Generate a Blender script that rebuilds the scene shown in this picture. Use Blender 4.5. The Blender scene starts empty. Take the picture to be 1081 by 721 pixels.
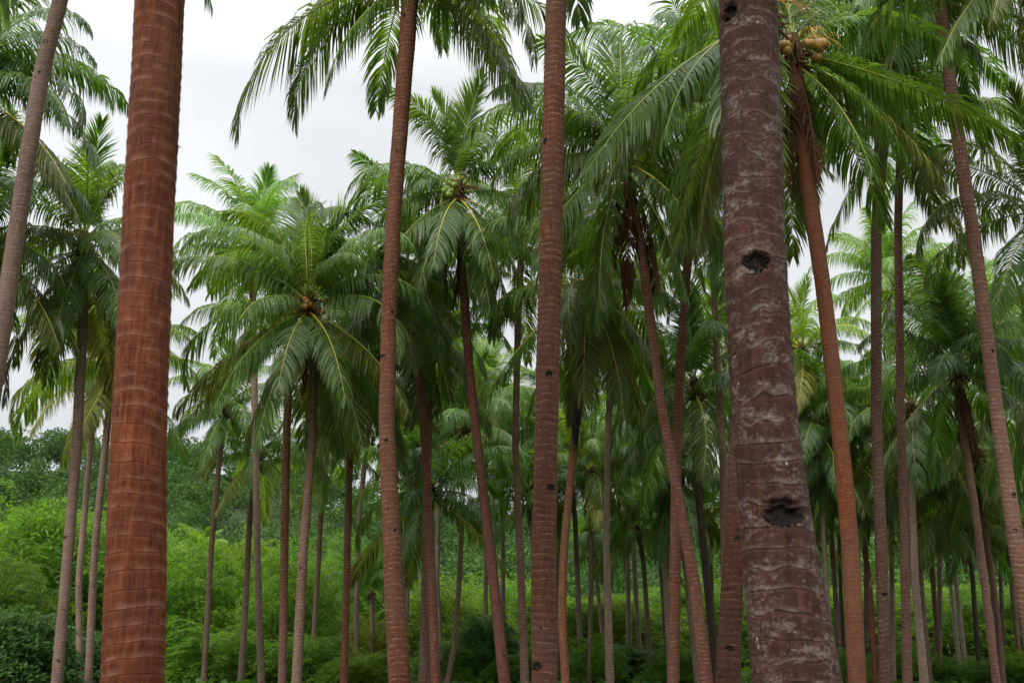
import bpy, math, random
import numpy as np
from mathutils import Vector, Matrix
R = math.radians
scene = bpy.context.scene
col = scene.collection

# ------------------------------------------------------------------ camera
FPX, PITCH, CAMZ = 1051.0, R(16.0), 2.4          # focal length in photo pixels (1081 wide)
cam_d = bpy.data.cameras.new('camera'); cam = bpy.data.objects.new('camera', cam_d); col.objects.link(cam)
cam_d.sensor_width = 36.0; cam_d.lens = 36.0 * FPX / 1081.0
cam_d.clip_start = 0.1; cam_d.clip_end = 3000
cam.location = (0, 0, CAMZ); cam.rotation_euler = (math.pi / 2 + PITCH, 0, 0)
cam_d.dof.use_dof = True; cam_d.dof.focus_distance = 18.0; cam_d.dof.aperture_fstop = 2.8
scene.camera = cam

# ------------------------------------------------------------------ sky, sun, exposure
SUN_EL, SUN_AZ = R(40), R(205)                    # azimuth clockwise from +Y
SKY_STRENGTH = 0.12
w = bpy.data.worlds.new('World'); scene.world = w; w.use_nodes = True
nt = w.node_tree; N = nt.nodes; Lk = nt.links
bg = N['Background']; bg.inputs[1].default_value = SKY_STRENGTH
sky = N.new('ShaderNodeTexSky'); sky.sky_type = 'NISHITA'; sky.sun_disc = False
sky.sun_elevation = SUN_EL; sky.sun_rotation = SUN_AZ
sky.dust_density = 4.0
hs = N.new('ShaderNodeHueSaturation'); hs.inputs['Saturation'].default_value = 0.25
Lk.new(sky.outputs[0], hs.inputs['Color'])
tc = N.new('ShaderNodeTexCoord')
sep = N.new('ShaderNodeSeparateXYZ'); Lk.new(tc.outputs['Generated'], sep.inputs[0])
ramp = N.new('ShaderNodeValToRGB')                # an overcast sky is brightest overhead
e = ramp.color_ramp.elements
e[0].position = 0.0; e[0].color = (4.1, 4.2, 4.32, 1)
e[1].position = 1.0; e[1].color = (24.0, 24.0, 23.6, 1)
m = e.new(0.5); m.color = (4.6, 4.72, 4.9, 1)
Lk.new(sep.outputs['Z'], ramp.inputs[0])
nz = N.new('ShaderNodeTexNoise'); nz.inputs['Scale'].default_value = 1.6; nz.inputs['Detail'].default_value = 4
mp = N.new('ShaderNodeMapping'); mp.inputs['Scale'].default_value = (1, 1, 2.2); mp.inputs['Location'].default_value = (0.4, 1.3, 0)
Lk.new(tc.outputs['Generated'], mp.inputs[0]); Lk.new(mp.outputs[0], nz.inputs['Vector'])
mr = N.new('ShaderNodeMapRange'); mr.inputs[1].default_value = 0.3; mr.inputs[2].default_value = 0.7
mr.inputs[3].default_value = 0.74; mr.inputs[4].default_value = 1.16
Lk.new(nz.outputs[0], mr.inputs[0])
mul = N.new('ShaderNodeMix'); mul.data_type = 'RGBA'; mul.blend_type = 'MULTIPLY'; mul.inputs[0].default_value = 1
Lk.new(ramp.outputs[0], mul.inputs[6]); Lk.new(mr.outputs[0], mul.inputs[7])
mix = N.new('ShaderNodeMix'); mix.data_type = 'RGBA'; mix.inputs[0].default_value = 0.88
Lk.new(hs.outputs[0], mix.inputs[6]); Lk.new(mul.outputs[2], mix.inputs[7])
Lk.new(mix.outputs[2], bg.inputs[0])

sl = bpy.data.lights.new('sun', 'SUN'); sl.energy = 1.5; sl.angle = R(20); sl.color = (1.0, 0.96, 0.9)
so = bpy.data.objects.new('sun', sl); col.objects.link(so)
sd = Vector((math.sin(SUN_AZ) * math.cos(SUN_EL), math.cos(SUN_AZ) * math.cos(SUN_EL), math.sin(SUN_EL)))
so.rotation_euler = sd.to_track_quat('Z', 'Y').to_euler(); so.location = (0, -10, 40)
vs = scene.view_settings
vs.view_transform = 'Standard'; vs.look = 'None'; vs.gamma = 1; vs.use_curve_mapping = False
vs.exposure = 0.72
scene.cycles.max_bounces = 8; scene.cycles.diffuse_bounces = 4; scene.cycles.transmission_bounces = 4
scene.cycles.caustics_reflective = False; scene.cycles.caustics_refractive = False

# ------------------------------------------------------------------ helpers
def tag(o, label=None, cat=None, group=None, kind=None):
    if label: o['label'] = label
    if cat: o['category'] = cat
    if group: o['group'] = group
    if kind: o['kind'] = kind
    return o
def empty(name, loc):
    o = bpy.data.objects.new(name, None); o.empty_display_size = 0.2; o.location = loc
    col.objects.link(o); return o
def link(name, me, parent=None, loc=(0, 0, 0)):
    o = bpy.data.objects.new(name, me); o.location = loc
    if parent: o.parent = parent
    col.objects.link(o); return o
def mesh(name, verts, faces, mats=(), midx=None, smooth=False, attrs=None):
    me = bpy.data.meshes.new(name)
    if isinstance(faces, np.ndarray) and faces.shape[1] == 4:
        n = len(faces); me.vertices.add(len(verts)); me.vertices.foreach_set('co', np.asarray(verts, np.float32).ravel())
        me.loops.add(4 * n); me.loops.foreach_set('vertex_index', faces.astype(np.int32).ravel())
        me.polygons.add(n); me.polygons.foreach_set('loop_start', np.arange(0, 4 * n, 4, dtype=np.int32))
        me.update(calc_edges=True)
    else: me.from_pydata(np.asarray(verts, float).tolist(), [], [list(map(int, f)) for f in faces])
    for mt in mats: me.materials.append(mt)
    if midx is not None: me.polygons.foreach_set('material_index', np.asarray(midx, np.int32))
    if smooth: me.polygons.foreach_set('use_smooth', np.ones(len(me.polygons), bool))
    for k, v in (attrs or {}).items():
        a = me.attributes.new(k, 'FLOAT', 'POINT'); a.data.foreach_set('value', np.asarray(v, np.float32))
    me.update(); return me
def ray(u, v):
    x = (u - 540.5) / FPX; y = (360.5 - v) / FPX
    return np.array((x, math.cos(PITCH) - y * math.sin(PITCH), math.sin(PITCH) + y * math.cos(PITCH)))
def at(u, v, D, ky=0.0):                          # the point of a trunk standing D metres away (leaning ky along the view)
    r = ray(u, v); t = (D + CAMZ * ky) / (r[1] - ky * r[2])
    return np.array((0, 0, CAMZ)) + t * r
def axis_depth(p):
    return (p[1]) * math.cos(PITCH) + (p[2] - CAMZ) * math.sin(PITCH)
def unit(a): return a / (np.linalg.norm(a, axis=-1, keepdims=True) + 1e-9)
def tube(path, radii, segs=6, cap=True):
    path = np.asarray(path, float); n = len(path); V = []; F = []
    T = unit(np.gradient(path, axis=0)); ref = np.array((0.13, 0.21, 1.0))
    for i in range(n):
        a = np.cross(T[i], ref)
        if np.linalg.norm(a) < 0.15: a = np.cross(T[i], (1.0, 0.2, 0))
        a = unit(a); b = np.cross(T[i], a)
        for k in range(segs):
            c = 2 * math.pi * k / segs
            V.append(path[i] + radii[i] * (math.cos(c) * a + math.sin(c) * b))
    for i in range(n - 1):
        for k in range(segs):
            k2 = (k + 1) % segs
            F.append((i * segs + k, i * segs + k2, (i + 1) * segs + k2, (i + 1) * segs + k))
    if cap:
        F.append(tuple(range(segs))[::-1]); F.append(tuple((n - 1) * segs + k for k in range(segs)))
    return V, F

# ------------------------------------------------------------------ materials
def new_mat(name):
    mt = bpy.data.materials.new(name); mt.use_nodes = True
    return mt, mt.node_tree.nodes, mt.node_tree.links, mt.node_tree.nodes['Principled BSDF']
def mixc(N, L, fac, a, b, blend='MIX'):
    n = N.new('ShaderNodeMix'); n.data_type = 'RGBA'; n.blend_type = blend
    for sock, val in ((0, fac), (6, a), (7, b)):
        if hasattr(val, 'links') or hasattr(val, 'is_linked'): L.new(val, n.inputs[sock])
        elif sock == 0: n.inputs[0].default_value = val
        else: n.inputs[sock].default_value = (*val, 1)
    return n.outputs[2]
def noise(N, L, scale, vec, detail=3, sc=(1, 1, 1), rough=0.55):
    mp = N.new('ShaderNodeMapping'); mp.inputs['Scale'].default_value = sc; L.new(vec, mp.inputs[0])
    n = N.new('ShaderNodeTexNoise'); n.inputs['Scale'].default_value = scale
    n.inputs['Detail'].default_value = detail; n.inputs['Roughness'].default_value = rough
    L.new(mp.outputs[0], n.inputs['Vector']); return n.outputs[0]
def rng(N, L, val, a, b, c=0.0, d=1.0):
    n = N.new('ShaderNodeMapRange'); L.new(val, n.inputs[0])
    for i, x in zip((1, 2, 3, 4), (a, b, c, d)): n.inputs[i].default_value = x
    return n.outputs[0]
def mth(N, L, op, a, b=None):
    n = N.new('ShaderNodeMath'); n.operation = op
    for i, x in enumerate((a, b)):
        if x is None: continue
        if isinstance(x, (int, float)): n.inputs[i].default_value = x
        else: L.new(x, n.inputs[i])
    return n.outputs[0]

def bark(name, base, dark, pale, lichen=0.0, fibre=1.0, ringpale=0.5, spots=0.0, groove=.6, drift=.55, char=None, wide=.12, fz=.07, vary=.38):
    mt, N, L, B = new_mat(name)
    tc = N.new('ShaderNodeTexCoord').outputs['Object']
    oi = N.new('ShaderNodeObjectInfo')
    off = N.new('ShaderNodeVectorMath'); off.operation = 'ADD'; L.new(tc, off.inputs[0])
    cx = N.new('ShaderNodeCombineXYZ'); L.new(mth(N, L, 'MULTIPLY', oi.outputs['Random'], 37.0), cx.inputs[0]); L.new(cx.outputs[0], off.inputs[1])
    vec = off.outputs[0]
    ph = N.new('ShaderNodeAttribute'); ph.attribute_name = 'phase'; ph = ph.outputs['Fac']
    fr = mth(N, L, 'FRACT', ph); fl = mth(N, L, 'FLOOR', ph)
    wn = N.new('ShaderNodeTexWhiteNoise'); wn.noise_dimensions = '1D'; L.new(fl, wn.inputs['W'])
    fib = noise(N, L, 42, vec, 6, (1, 1, fz), .75)
    blotch = noise(N, L, 2.6, vec, 4, (1, 1, .55))
    c = mixc(N, L, rng(N, L, fib, .38, .66), dark, base)
    c = mixc(N, L, rng(N, L, blotch, .35, .7, 0, .55), c, dark)
    big = noise(N, L, .55, vec, 3, (1, 1, .6)); g_ = sum(base) / 3   # the colour drifts to grey along the stem
    c = mixc(N, L, rng(N, L, big, .42, .68, 0, drift), c, (g_ * 1.22, g_ * 1.0, g_ * .8))
    c = mixc(N, L, rng(N, L, wn.outputs[0], 0, 1, 0, vary), c, tuple(x * .5 for x in base))
    # the scar line of each old leaf: a dark groove under a paler lip
    brk = rng(N, L, noise(N, L, 9, vec, 4), .42, .64)
    pl = N.new('ShaderNodeValToRGB'); L.new(fr, pl.inputs[0]); e = pl.color_ramp.elements
    e[0].position = 0.0; e[0].color = (0, 0, 0, 1); e[1].position = 1.0; e[1].color = (0, 0, 0, 1)
    for p, v in ((.04, .2), (.1, 1), (.2, .6), (.2 + wide, 0)):
        x = e.new(p); x.color = (v, v, v, 1)
    c = mixc(N, L, mth(N, L, 'MULTIPLY', mth(N, L, 'MULTIPLY', pl.outputs[0], brk), ringpale), c, pale)
    gr = N.new('ShaderNodeValToRGB'); L.new(fr, gr.inputs[0]); e = gr.color_ramp.elements
    e[0].position = 0.0; e[0].color = (1, 1, 1, 1); e[1].position = .05; e[1].color = (0, 0, 0, 1)
    x = e.new(.93); x.color = (0, 0, 0, 1); x = e.new(1.0); x.color = (1, 1, 1, 1)
    c = mixc(N, L, mth(N, L, 'MULTIPLY', mth(N, L, 'MULTIPLY', gr.outputs[0], groove), rng(N, L, noise(N, L, 6, vec, 3), .4, .6, .25, 1)), c, tuple(x * .35 for x in dark))
    if lichen:
        l1 = noise(N, L, 34, vec, 9, (1, 1, 1.6), .8); l2 = noise(N, L, 5.5, vec, 6, (1, 1, 1.7), .7)
        bands = rng(N, L, fr, .05, .85, 1, .95)
        lf = mth(N, L, 'MULTIPLY', rng(N, L, mth(N, L, 'MULTIPLY', mth(N, L, 'ADD', l1, mth(N, L, 'MULTIPLY', l2, .8)), bands), .90, 1.10), lichen)
        c = mixc(N, L, mth(N, L, 'MULTIPLY', lf, .8), c, pale)
        l3 = noise(N, L, 30, vec, 4, (1, 1, .8)); c = mixc(N, L, mth(N, L, 'MULTIPLY', rng(N, L, l3, .71, .74), lichen), c, (.55, .50, .46))
    if spots:
        s = noise(N, L, 11, vec, 2, (1, 1, 1)); c = mixc(N, L, mth(N, L, 'MULTIPLY', rng(N, L, s, .68, .74), spots), c, (.01, .008, .007))
    if char:                                         # scorched black above this height
        sz = N.new('ShaderNodeSeparateXYZ'); L.new(tc, sz.inputs[0])
        zz = mth(N, L, 'ADD', sz.outputs['Z'], mth(N, L, 'MULTIPLY', noise(N, L, 5, vec, 4, (1, 1, .2)), 3.0))
        c = mixc(N, L, rng(N, L, zz, char, char + .8), c, (.012, .010, .010))
    c = mixc(N, L, 1.0, c, oi.outputs['Color'], 'MULTIPLY')
    L.new(c, B.inputs['Base Color']); B.inputs['Roughness'].default_value = .86; B.inputs['Specular IOR Level'].default_value = .18
    h = mth(N, L, 'ADD', mth(N, L, 'MULTIPLY', fib, fibre), mth(N, L, 'MULTIPLY', noise(N, L, 60, vec, 4), .5))
    h = mth(N, L, 'SUBTRACT', h, mth(N, L, 'MULTIPLY', gr.outputs[0], .8))
    bp = N.new('ShaderNodeBump'); bp.inputs['Distance'].default_value = .012; bp.inputs['Strength'].default_value = .8
    L.new(h, bp.inputs['Height']); L.new(bp.outputs[0], B.inputs['Normal'])
    return mt
BARK = dict(
    red=bark('bark_red', (.26, .074, .029), (.06, .016, .008), (.34, .17, .115), 0, 1.7, .6, 0, .2, .3, None, .35, .1, .22),
    lichen=bark('bark_lichen', (.108, .04, .03), (.024, .010, .008), (.36, .315, .285), .68, 1.1, .25, 0, .6, .25),
    rust=bark('bark_rust', (.25, .098, .055), (.075, .029, .02), (.37, .24, .18), .35, 1.1, .8, .8, .9, .4),
    orange=bark('bark_orange', (.33, .118, .05), (.13, .045, .022), (.42, .25, .16), .15, 1.1, .6, .5),
    brown=bark('bark_brown', (.20, .115, .08), (.065, .037, .028), (.32, .25, .20), .4, .9, .8, .8, .9),
    grey=bark('bark_grey', (.31, .235, .185), (.105, .078, .062), (.42, .37, .32), .5, .8, .8, .8, .9),
    burnt=bark('bark_scorched', (.27, .105, .05), (.10, .04, .022), (.34, .22, .15), .1, 1.0, .5, .5, .6, .3, 8.0),
    black=bark('bark_black', (.052, .037, .033), (.016, .013, .012), (.12, .09, .075), .1, .8, .4),
)

def leaf_mat(name, colr, trans, rough=.42, spec=.4, tr=.32, var=.35, use_col=True, hue2=None, tone=False):
    mt, N, L, B = new_mat(name)
    g = N.new('ShaderNodeNewGeometry'); oi = N.new('ShaderNodeObjectInfo')
    isl = g.outputs['Random Per Island']
    tc = N.new('ShaderNodeTexCoord').outputs['Object']
    pn = noise(N, L, .9, tc, 2)
    c = mixc(N, L, rng(N, L, isl, 0, 1, 0, 1), tuple(x * (1 - var) for x in colr), tuple(x * (1 + var) for x in colr))
    if hue2: c = mixc(N, L, rng(N, L, pn, .35, .65), c, hue2)
    c = mixc(N, L, 1.0, c, mixc(N, L, oi.outputs['Random'], (.78, .8, .8), (1.2, 1.18, 1.15)), 'MULTIPLY')
    t = mixc(N, L, isl, tuple(x * (1 - var) for x in trans), tuple(x * (1 + var) for x in trans))
    if tone:                                       # trees of different kinds differ in green
        ta = N.new('ShaderNodeAttribute'); ta.attribute_name = 'tone'
        c = mixc(N, L, 1.0, c, mixc(N, L, ta.outputs['Fac'], (.5, .62, .75), (1.5, 1.3, 1.0)), 'MULTIPLY')
    if use_col:
        c = mixc(N, L, 1.0, c, oi.outputs['Color'], 'MULTIPLY'); t = mixc(N, L, 1.0, t, oi.outputs['Color'], 'MULTIPLY')
    L.new(c, B.inputs['Base Color']); B.inputs['Roughness'].default_value = rough; B.inputs['Specular IOR Level'].default_value = spec
    T = N.new('ShaderNodeBsdfTranslucent'); L.new(t, T.inputs[0])
    M = N.new('ShaderNodeMixShader'); M.inputs[0].default_value = tr
    L.new(B.outputs[0], M.inputs[1]); L.new(T.outputs[0], M.inputs[2])
    L.new(M.outputs[0], N['Material Output'].inputs[0])
    return mt
M_LEAF = leaf_mat('palm_leaflet', (.082, .155, .028), (.23, .38, .026), .40, .5, .42)
M_YLEAF = leaf_mat('palm_leaflet_ageing', (.12, .145, .026), (.28, .31, .03), .45, .35, .33)
M_DEAD = leaf_mat('dead_leaflet', (.115, .055, .032), (.14, .06, .03), .8, .1, .15, .4, False)
M_RIB = leaf_mat('midrib_green', (.30, .34, .07), (.16, .2, .03), .4, .4, .05, .1, True)
M_YRIB = leaf_mat('midrib_yellow', (.46, .40, .055), (.3, .3, .03), .38, .4, .05, .1, False)
M_DRIB = leaf_mat('midrib_dead', (.15, .085, .05), (.1, .06, .03), .8, .1, .02, .2, False)
M_BUSH = leaf_mat('thicket_leaf', (.075, .175, .016), (.2, .40, .018), .5, .22, .4, .45, True, (.11, .19, .016))
M_BROAD = leaf_mat('broad_leaf', (.055, .13, .03), (.12, .26, .03), .5, .3, .35, .4, True)
M_FOREST = leaf_mat('forest_leaf', (.038, .092, .018), (.07, .16, .015), .6, .15, .25, .35, False, None, True)
M_WEED = leaf_mat('weed_leaf', (.055, .145, .018), (.14, .32, .02), .5, .25, .35, .45, False)
def plain(name, a, b, scale=8, rough=.8, spec=.2, stretch=(1, 1, 1), bump=.0):
    mt, N, L, B = new_mat(name); tc = N.new('ShaderNodeTexCoord').outputs['Object']
    n = noise(N, L, scale, tc, 5, stretch); oi = N.new('ShaderNodeObjectInfo')
    c = mixc(N, L, rng(N, L, n, .35, .65), a, b)
    c = mixc(N, L, 1.0, c, mixc(N, L, oi.outputs['Random'], (.75, .75, .75), (1.2, 1.2, 1.2)), 'MULTIPLY')
    L.new(c, B.inputs['Base Color']); B.inputs['Roughness'].default_value = rough; B.inputs['Specular IOR Level'].default_value = spec
    if bump:
        bp = N.new('ShaderNodeBump'); bp.inputs['Distance'].default_value = bump; L.new(n, bp.inputs['Height']); L.new(bp.outputs[0], B.inputs['Normal'])
    return mt
M_FIBRE = plain('crown_fibre', (.05, .028, .017), (.17, .095, .05), 30, .9, .1, (1, 1, .15), .01)
M_SCAR = plain('charred_notch', (.004, .0035, .0035), (.022, .017, .015), 22, .9, .15, (1, 1, 1), .01)
M_WOOD = plain('twig', (.05, .04, .02), (.1, .09, .04), 10)
M_NUTO = plain('coconut_orange', (.30, .15, .028), (.42, .25, .045), 9, .45, .4)
M_NUTG = plain('coconut_green', (.13, .2, .03), (.22, .28, .05), 6, .45, .4)
M_NUTB = plain('coconut_brown', (.26, .12, .035), (.38, .19, .05), 6, .5, .3)
M_STALK = plain('fruit_stalk', (.35, .22, .05), (.42, .3, .07), 10, .6, .3)
M_GROUND = plain('ground_soil', (.04, .05, .015), (.09, .07, .035), 1.5, .95, .1, (1, 1, 1), .05)
M_HILL = plain('hill_soil', (.02, .035, .012), (.035, .05, .018), .2, .95, .1)

# ------------------------------------------------------------------ frond meshes
def frond_geo(seed, e0, bend, L, pexp=1.35, hang=.5, vee=.2, npairs=112, side=0.0, leaf=1.04, gap=0.0, width=.042, fw=1.0):
    """one pinnate leaf: a curved midrib leaving the crown along +X, leaflets drooping from it on both sides"""
    rs = np.random.RandomState(seed)
    n = 60; s = np.linspace(0, 1, n); th = np.radians(e0 - bend * s ** pexp)
    yaw = np.radians(side) * s ** 2
    T = np.stack((np.cos(th) * np.cos(yaw), np.cos(th) * np.sin(yaw), np.sin(th)), 1)
    P = np.vstack(((0, 0, 0), np.cumsum((T[:-1] + T[1:]) / 2 * (L / (n - 1)), 0)))
    roll = np.radians(rs.uniform(-35, 35)) * s                     # the blade twists along its length
    rib_r = np.interp(s, (0, .06, .2, 1), (.058, .034, .022, .004))
    rv, rf = tube(P, rib_r, 5)
    V = []; F = []
    for sgn in (-1, 1):
        drift = 0; gapn = 0; lh = 1.0
        for i in range(npairs):
            q = .13 + .87 * (i + rs.uniform(-.35, .35)) / npairs
            q = min(max(q, .1), .998)
            if gapn > 0: gapn -= 1; continue            # torn-out leaflets leave gaps of several
            if rs.rand() < gap * .4: gapn = rs.randint(1, 5); continue
            lh = .75 * lh + .25 * rs.uniform(.35, 1.9)   # neighbours droop together in tufts
            x = q * (n - 1); k = min(int(x), n - 2); f = x - k
            p = P[k] * (1 - f) + P[k + 1] * f; t = unit(T[k] * (1 - f) + T[k + 1] * f)
            S = np.cross(t, (0, 0, 1.0))
            if np.linalg.norm(S) < .05: S = np.array((0, 1.0, 0))
            S = unit(S)
            U = np.cross(S, t); ro = roll[k]
            S2 = S * math.cos(ro) + U * math.sin(ro); U2 = U * math.cos(ro) - S * math.sin(ro)
            ll = leaf * np.interp(q, (.1, .22, .4, .7, .9, 1), (.45, .85, 1, .86, .55, .28)) * rs.uniform(.86, 1.1)
            fwd = np.interp(q, (0, .5, 1), (.25, .5, 1.3)) * rs.uniform(.8, 1.2) * fw
            drift = .85 * drift + rs.normal(0, .075)
            d = unit(t * fwd + sgn * S2 + U2 * (vee + drift + rs.normal(0, .05)))
            hg = hang * lh * rs.uniform(.8, 1.25)
            wv = unit(t - d * np.dot(t, d) + U2 * rs.normal(.35 * sgn * 0, .25))
            b = len(V); wd = width * rs.uniform(.8, 1.1)
            st = (0, .25, .6, 1.0); ws = (.4, 1.0, .8, 0)
            c = p.copy(); dd = d.copy(); prev = 0
            for q2, w2 in zip(st, ws):
                seg = (q2 - prev) * ll; prev = q2
                dd = unit(dd + np.array((0, 0, -1.0)) * hg * (seg / ll) * (.55 + 1.7 * q2)) if seg else dd
                c = c + dd * seg
                wv2 = unit(wv - dd * np.dot(wv, dd))
                if w2 > 0: V.append(c - wv2 * wd * w2 * .5); V.append(c + wv2 * wd * w2 * .5)
                else: V.append(c.copy())
            F += [(b, b + 1, b + 3, b + 2), (b + 2, b + 3, b + 5, b + 4), (b + 4, b + 5, b + 6)]
    return (rv, rf), (V, F)
class Frond: pass
def make_frond(kind, seed, lm, rm, **kw):
    (rv, rf), (lv, lf) = frond_geo(seed, **kw)
    fr = Frond()
    fr.rib = mesh('midrib', rv, rf, (rm,), smooth=True)
    fr.leaf = mesh('frond', lv, lf, (lm,))
    o = len(lv)
    fr.both = mesh('frond', list(lv) + list(rv), list(lf) + [tuple(i + o for i in f) for f in rf], (lm, rm),
                   [0] * len(lf) + [1] * len(rf))
    return fr
CLS = dict(                                        # start elevation, total bend, length, leaflet hang, vee
    A=(84, 22, 3.2, .25, .4, 1.4), B=(72, 62, 3.9, .7, .22, 1.8), C=(54, 108, 4.3, 1.15, .15, 1.7),
    D=(32, 112, 4.3, 1.15, .12, 1.5), E=(8, 94, 4.2, 1.25, .05, 1.3), F=(-26, 48, 4.2, .95, 0, .9), G=(-56, 26, 4.0, .65, -.05, .8),
    H=(0, 88, 4.7, 1.25, .05, 1.35))
FR = {}
for ci, (k, (e0, bend, L, hang, vee, pe)) in enumerate(CLS.items()):
    FR[k] = []
    for j in range(4):
        rs = random.Random(ci * 17 + j)
        lm, rm = M_LEAF, M_RIB
        if k in 'FG' and j == 1: lm, rm = M_YLEAF, M_YRIB
        if k in 'EFGH' and j == 2: rm = M_YRIB
        FR[k].append(make_frond(k, ci * 31 + j, lm, rm, e0=e0 + rs.uniform(-6, 6), bend=bend * rs.uniform(.8, 1.2), L=L * rs.uniform(.93, 1.06),
                                pexp=pe, hang=hang * rs.uniform(.85, 1.2), vee=vee, side=rs.uniform(-22, 22), gap=.02 if k in 'ABC' else .06, fw={'A': 2.2, 'B': 1.35}.get(k, 1.0)))
FR['S'] = [make_frond('S', 900 + j, M_LEAF, M_RIB, e0=-14, bend=26, L=4.9, pexp=1.2, hang=.9, vee=.05, side=6 * j) for j in range(2)]   # long straight frond
FR['K'] = [make_frond('K', 970 + j, M_LEAF, M_RIB, e0=-8, bend=86, L=4.9, pexp=1.15, hang=.95, vee=.02, side=5 - 10 * j, leaf=1.4, npairs=125, gap=.02) for j in range(2)]
FR['T'] = [make_frond('T', 930 + j, M_LEAF, M_RIB, e0=-38, bend=28, L=4.9, pexp=1.1, hang=.7, vee=.0, side=6 * j) for j in range(2)]
FR['Z'] = [make_frond('Z', 950 + j, M_DEAD, M_DRIB, e0=-60 - 8 * j, bend=26, L=3.2, pexp=.6, hang=1.6, vee=-.3, side=12, gap=.25, leaf=.62, width=.034) for j in range(3)]
FR['W'] = [make_frond('W', 990, M_LEAF, M_RIB, e0=88, bend=3, L=2.4, hang=.02, vee=.0, leaf=.22, width=.03)]                           # unopened spear

# ------------------------------------------------------------------ trunks
def trunk_mesh(name, pts, mat, seed, segs, step, spacing, amp, flare=.55, flare_h=.35, lump=.03, rough=0, dents=()):
    """pts: (x, y, z, radius) from the ground up, relative to the base; rings of leaf scars are real steps in the surface"""
    rs = np.random.RandomState(seed); pts = np.asarray(pts)
    z0, z1 = pts[0, 2], pts[-1, 2]; n = max(12, int((z1 - z0) / step)); z = np.linspace(z0, z1, n)
    x, y, r = (np.interp(z, pts[:, 2], pts[:, i]) for i in (0, 1, 3))
    k = max(1, int(.7 / step)); ker = np.hanning(2 * k + 3)[1:-1]; ker /= ker.sum()
    def sm(a):
        ext = np.concatenate((2 * a[0] - a[k:0:-1], a, 2 * a[-1] - a[-2:-k - 2:-1])); return np.convolve(ext, ker, 'valid')
    if n > 2 * k + 4: x, y, r = sm(x), sm(y), sm(r)
    r = r * (1 + flare * np.exp(-(z - z0) / flare_h))
    a = np.linspace(0, 2 * math.pi, segs, endpoint=False)
    A, Z = np.meshgrid(a, z)
    def wob(f): return sum(rs.uniform(.4, 1) * np.sin(f * Z * rs.uniform(.6, 1.6) + rs.uniform(0, 6.3)) for _ in range(3)) / 3
    ph = Z / spacing + .5 * wob(2.1) + .4 * wob(7)
    ph = ph + .2 * np.sin(A + 1.7 * wob(3) + rs.uniform(0, 6)) + .07 * np.sin(2 * A + 2.2 * wob(5)) + .03 * np.sin(5 * A + 3 * wob(6))
    if rough: ph = ph + rough * (.22 * np.sin(3 * A + 4 * wob(4)) * wob(9) + .16 * np.sin(7 * A + 5 * wob(8)) * wob(15) + .3 * wob(4.3) * np.sin(A + 2 * wob(5)))
    f = ph - np.floor(ph)
    prof = np.where(f < .9, (f / .9) ** 1.2, (1 - f) / .1)
    hsh = np.sin(np.floor(ph) * 12.9898 + seed) * 43758.5453; hsh -= np.floor(hsh)
    lum = lump * (np.sin(A + 2 * wob(2)) * wob(1.1) + .6 * np.sin(2 * A + 2 * wob(1.4)) * wob(2.3) + .3 * np.sin(3 * A + 4 * wob(4)))
    fine = rs.normal(0, amp * .10, A.shape)
    RR = r[:, None] * (1 + amp * (prof - .5) * (.5 + hsh) + lum + fine)
    for da, dz, rx, rz in dents:
        dA = (A - da + math.pi) % (2 * math.pi) - math.pi
        d = np.sqrt((r[:, None] * dA / rx) ** 2 + ((Z - dz) / rz) ** 2) * (1 + .12 * np.sin(dA * 40) + .1 * np.sin(Z * 70))
        RR = RR - .036 * np.clip((1.12 - d) / .3, 0, 1) + .008 * np.exp(-((d - 1.3) / .15) ** 2)
    V = np.stack((x[:, None] + RR * np.cos(A), y[:, None] + RR * np.sin(A), Z), -1).reshape(-1, 3)
    i = np.arange(n - 1)[:, None] * segs; j = np.arange(segs)[None]; j2 = (j + 1) % segs
    F = np.stack((i + j, i + j2, i + segs + j2, i + segs + j), -1).reshape(-1, 4)
    F = F.tolist(); F.append([(n - 1) * segs + q for q in range(segs)])
    return mesh(name, V, F, (mat,), smooth=True, attrs={'phase': ph.reshape(-1)}), (z, x, y, r)

def scar_mesh(rx, rz, rad, seed, deep=False):
    """a chopped climbing notch: ragged raised lip round a dark hollow, wrapped on the trunk (local: +Y out of the bark)"""
    rs = np.random.RandomState(seed); n = 30; V = []; F = []
    jit = 1 + .2 * np.sin(np.arange(n) / n * 6.28 * 2 + rs.uniform(0, 6)) + .15 * np.sin(np.arange(n) / n * 6.28 * 5 + rs.uniform(0, 6)) + rs.normal(0, .15, n)
    prof = ((1.25, -.012), (1.02, .004), (.85, .006), (.6, .004), (.3, .002))
    if deep: prof = ((1.28, -.02), (1.05, .004), (.9, -.004), (.72, -.02), (.35, -.026))
    for q, h in prof:
        for i in range(n):
            c = 2 * math.pi * i / n; px = rx * q * jit[i] * math.cos(c); pz = rz * q * jit[i] * math.sin(c) * (1 if math.sin(c) < 0 else .8)
            ang = px / rad; hh = h * (1 + rs.normal(0, .18 if deep else .25)) * min(1, rx / .06)
            V.append((math.sin(ang) * (rad + hh), math.cos(ang) * (rad + hh) - rad, pz))
    V.append((0, -.027 if deep else .001, 0))
    for k in range(len(prof) - 1):
        for i in range(n):
            F.append((k * n + i, k * n + (i + 1) % n, (k + 1) * n + (i + 1) % n, (k + 1) * n + i))
    b = (len(prof) - 1) * n
    for i in range(n): F.append((b + i, b + (i + 1) % n, len(V) - 1))
    return mesh('scar', V, F, (M_SCAR,), smooth=True)

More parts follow.
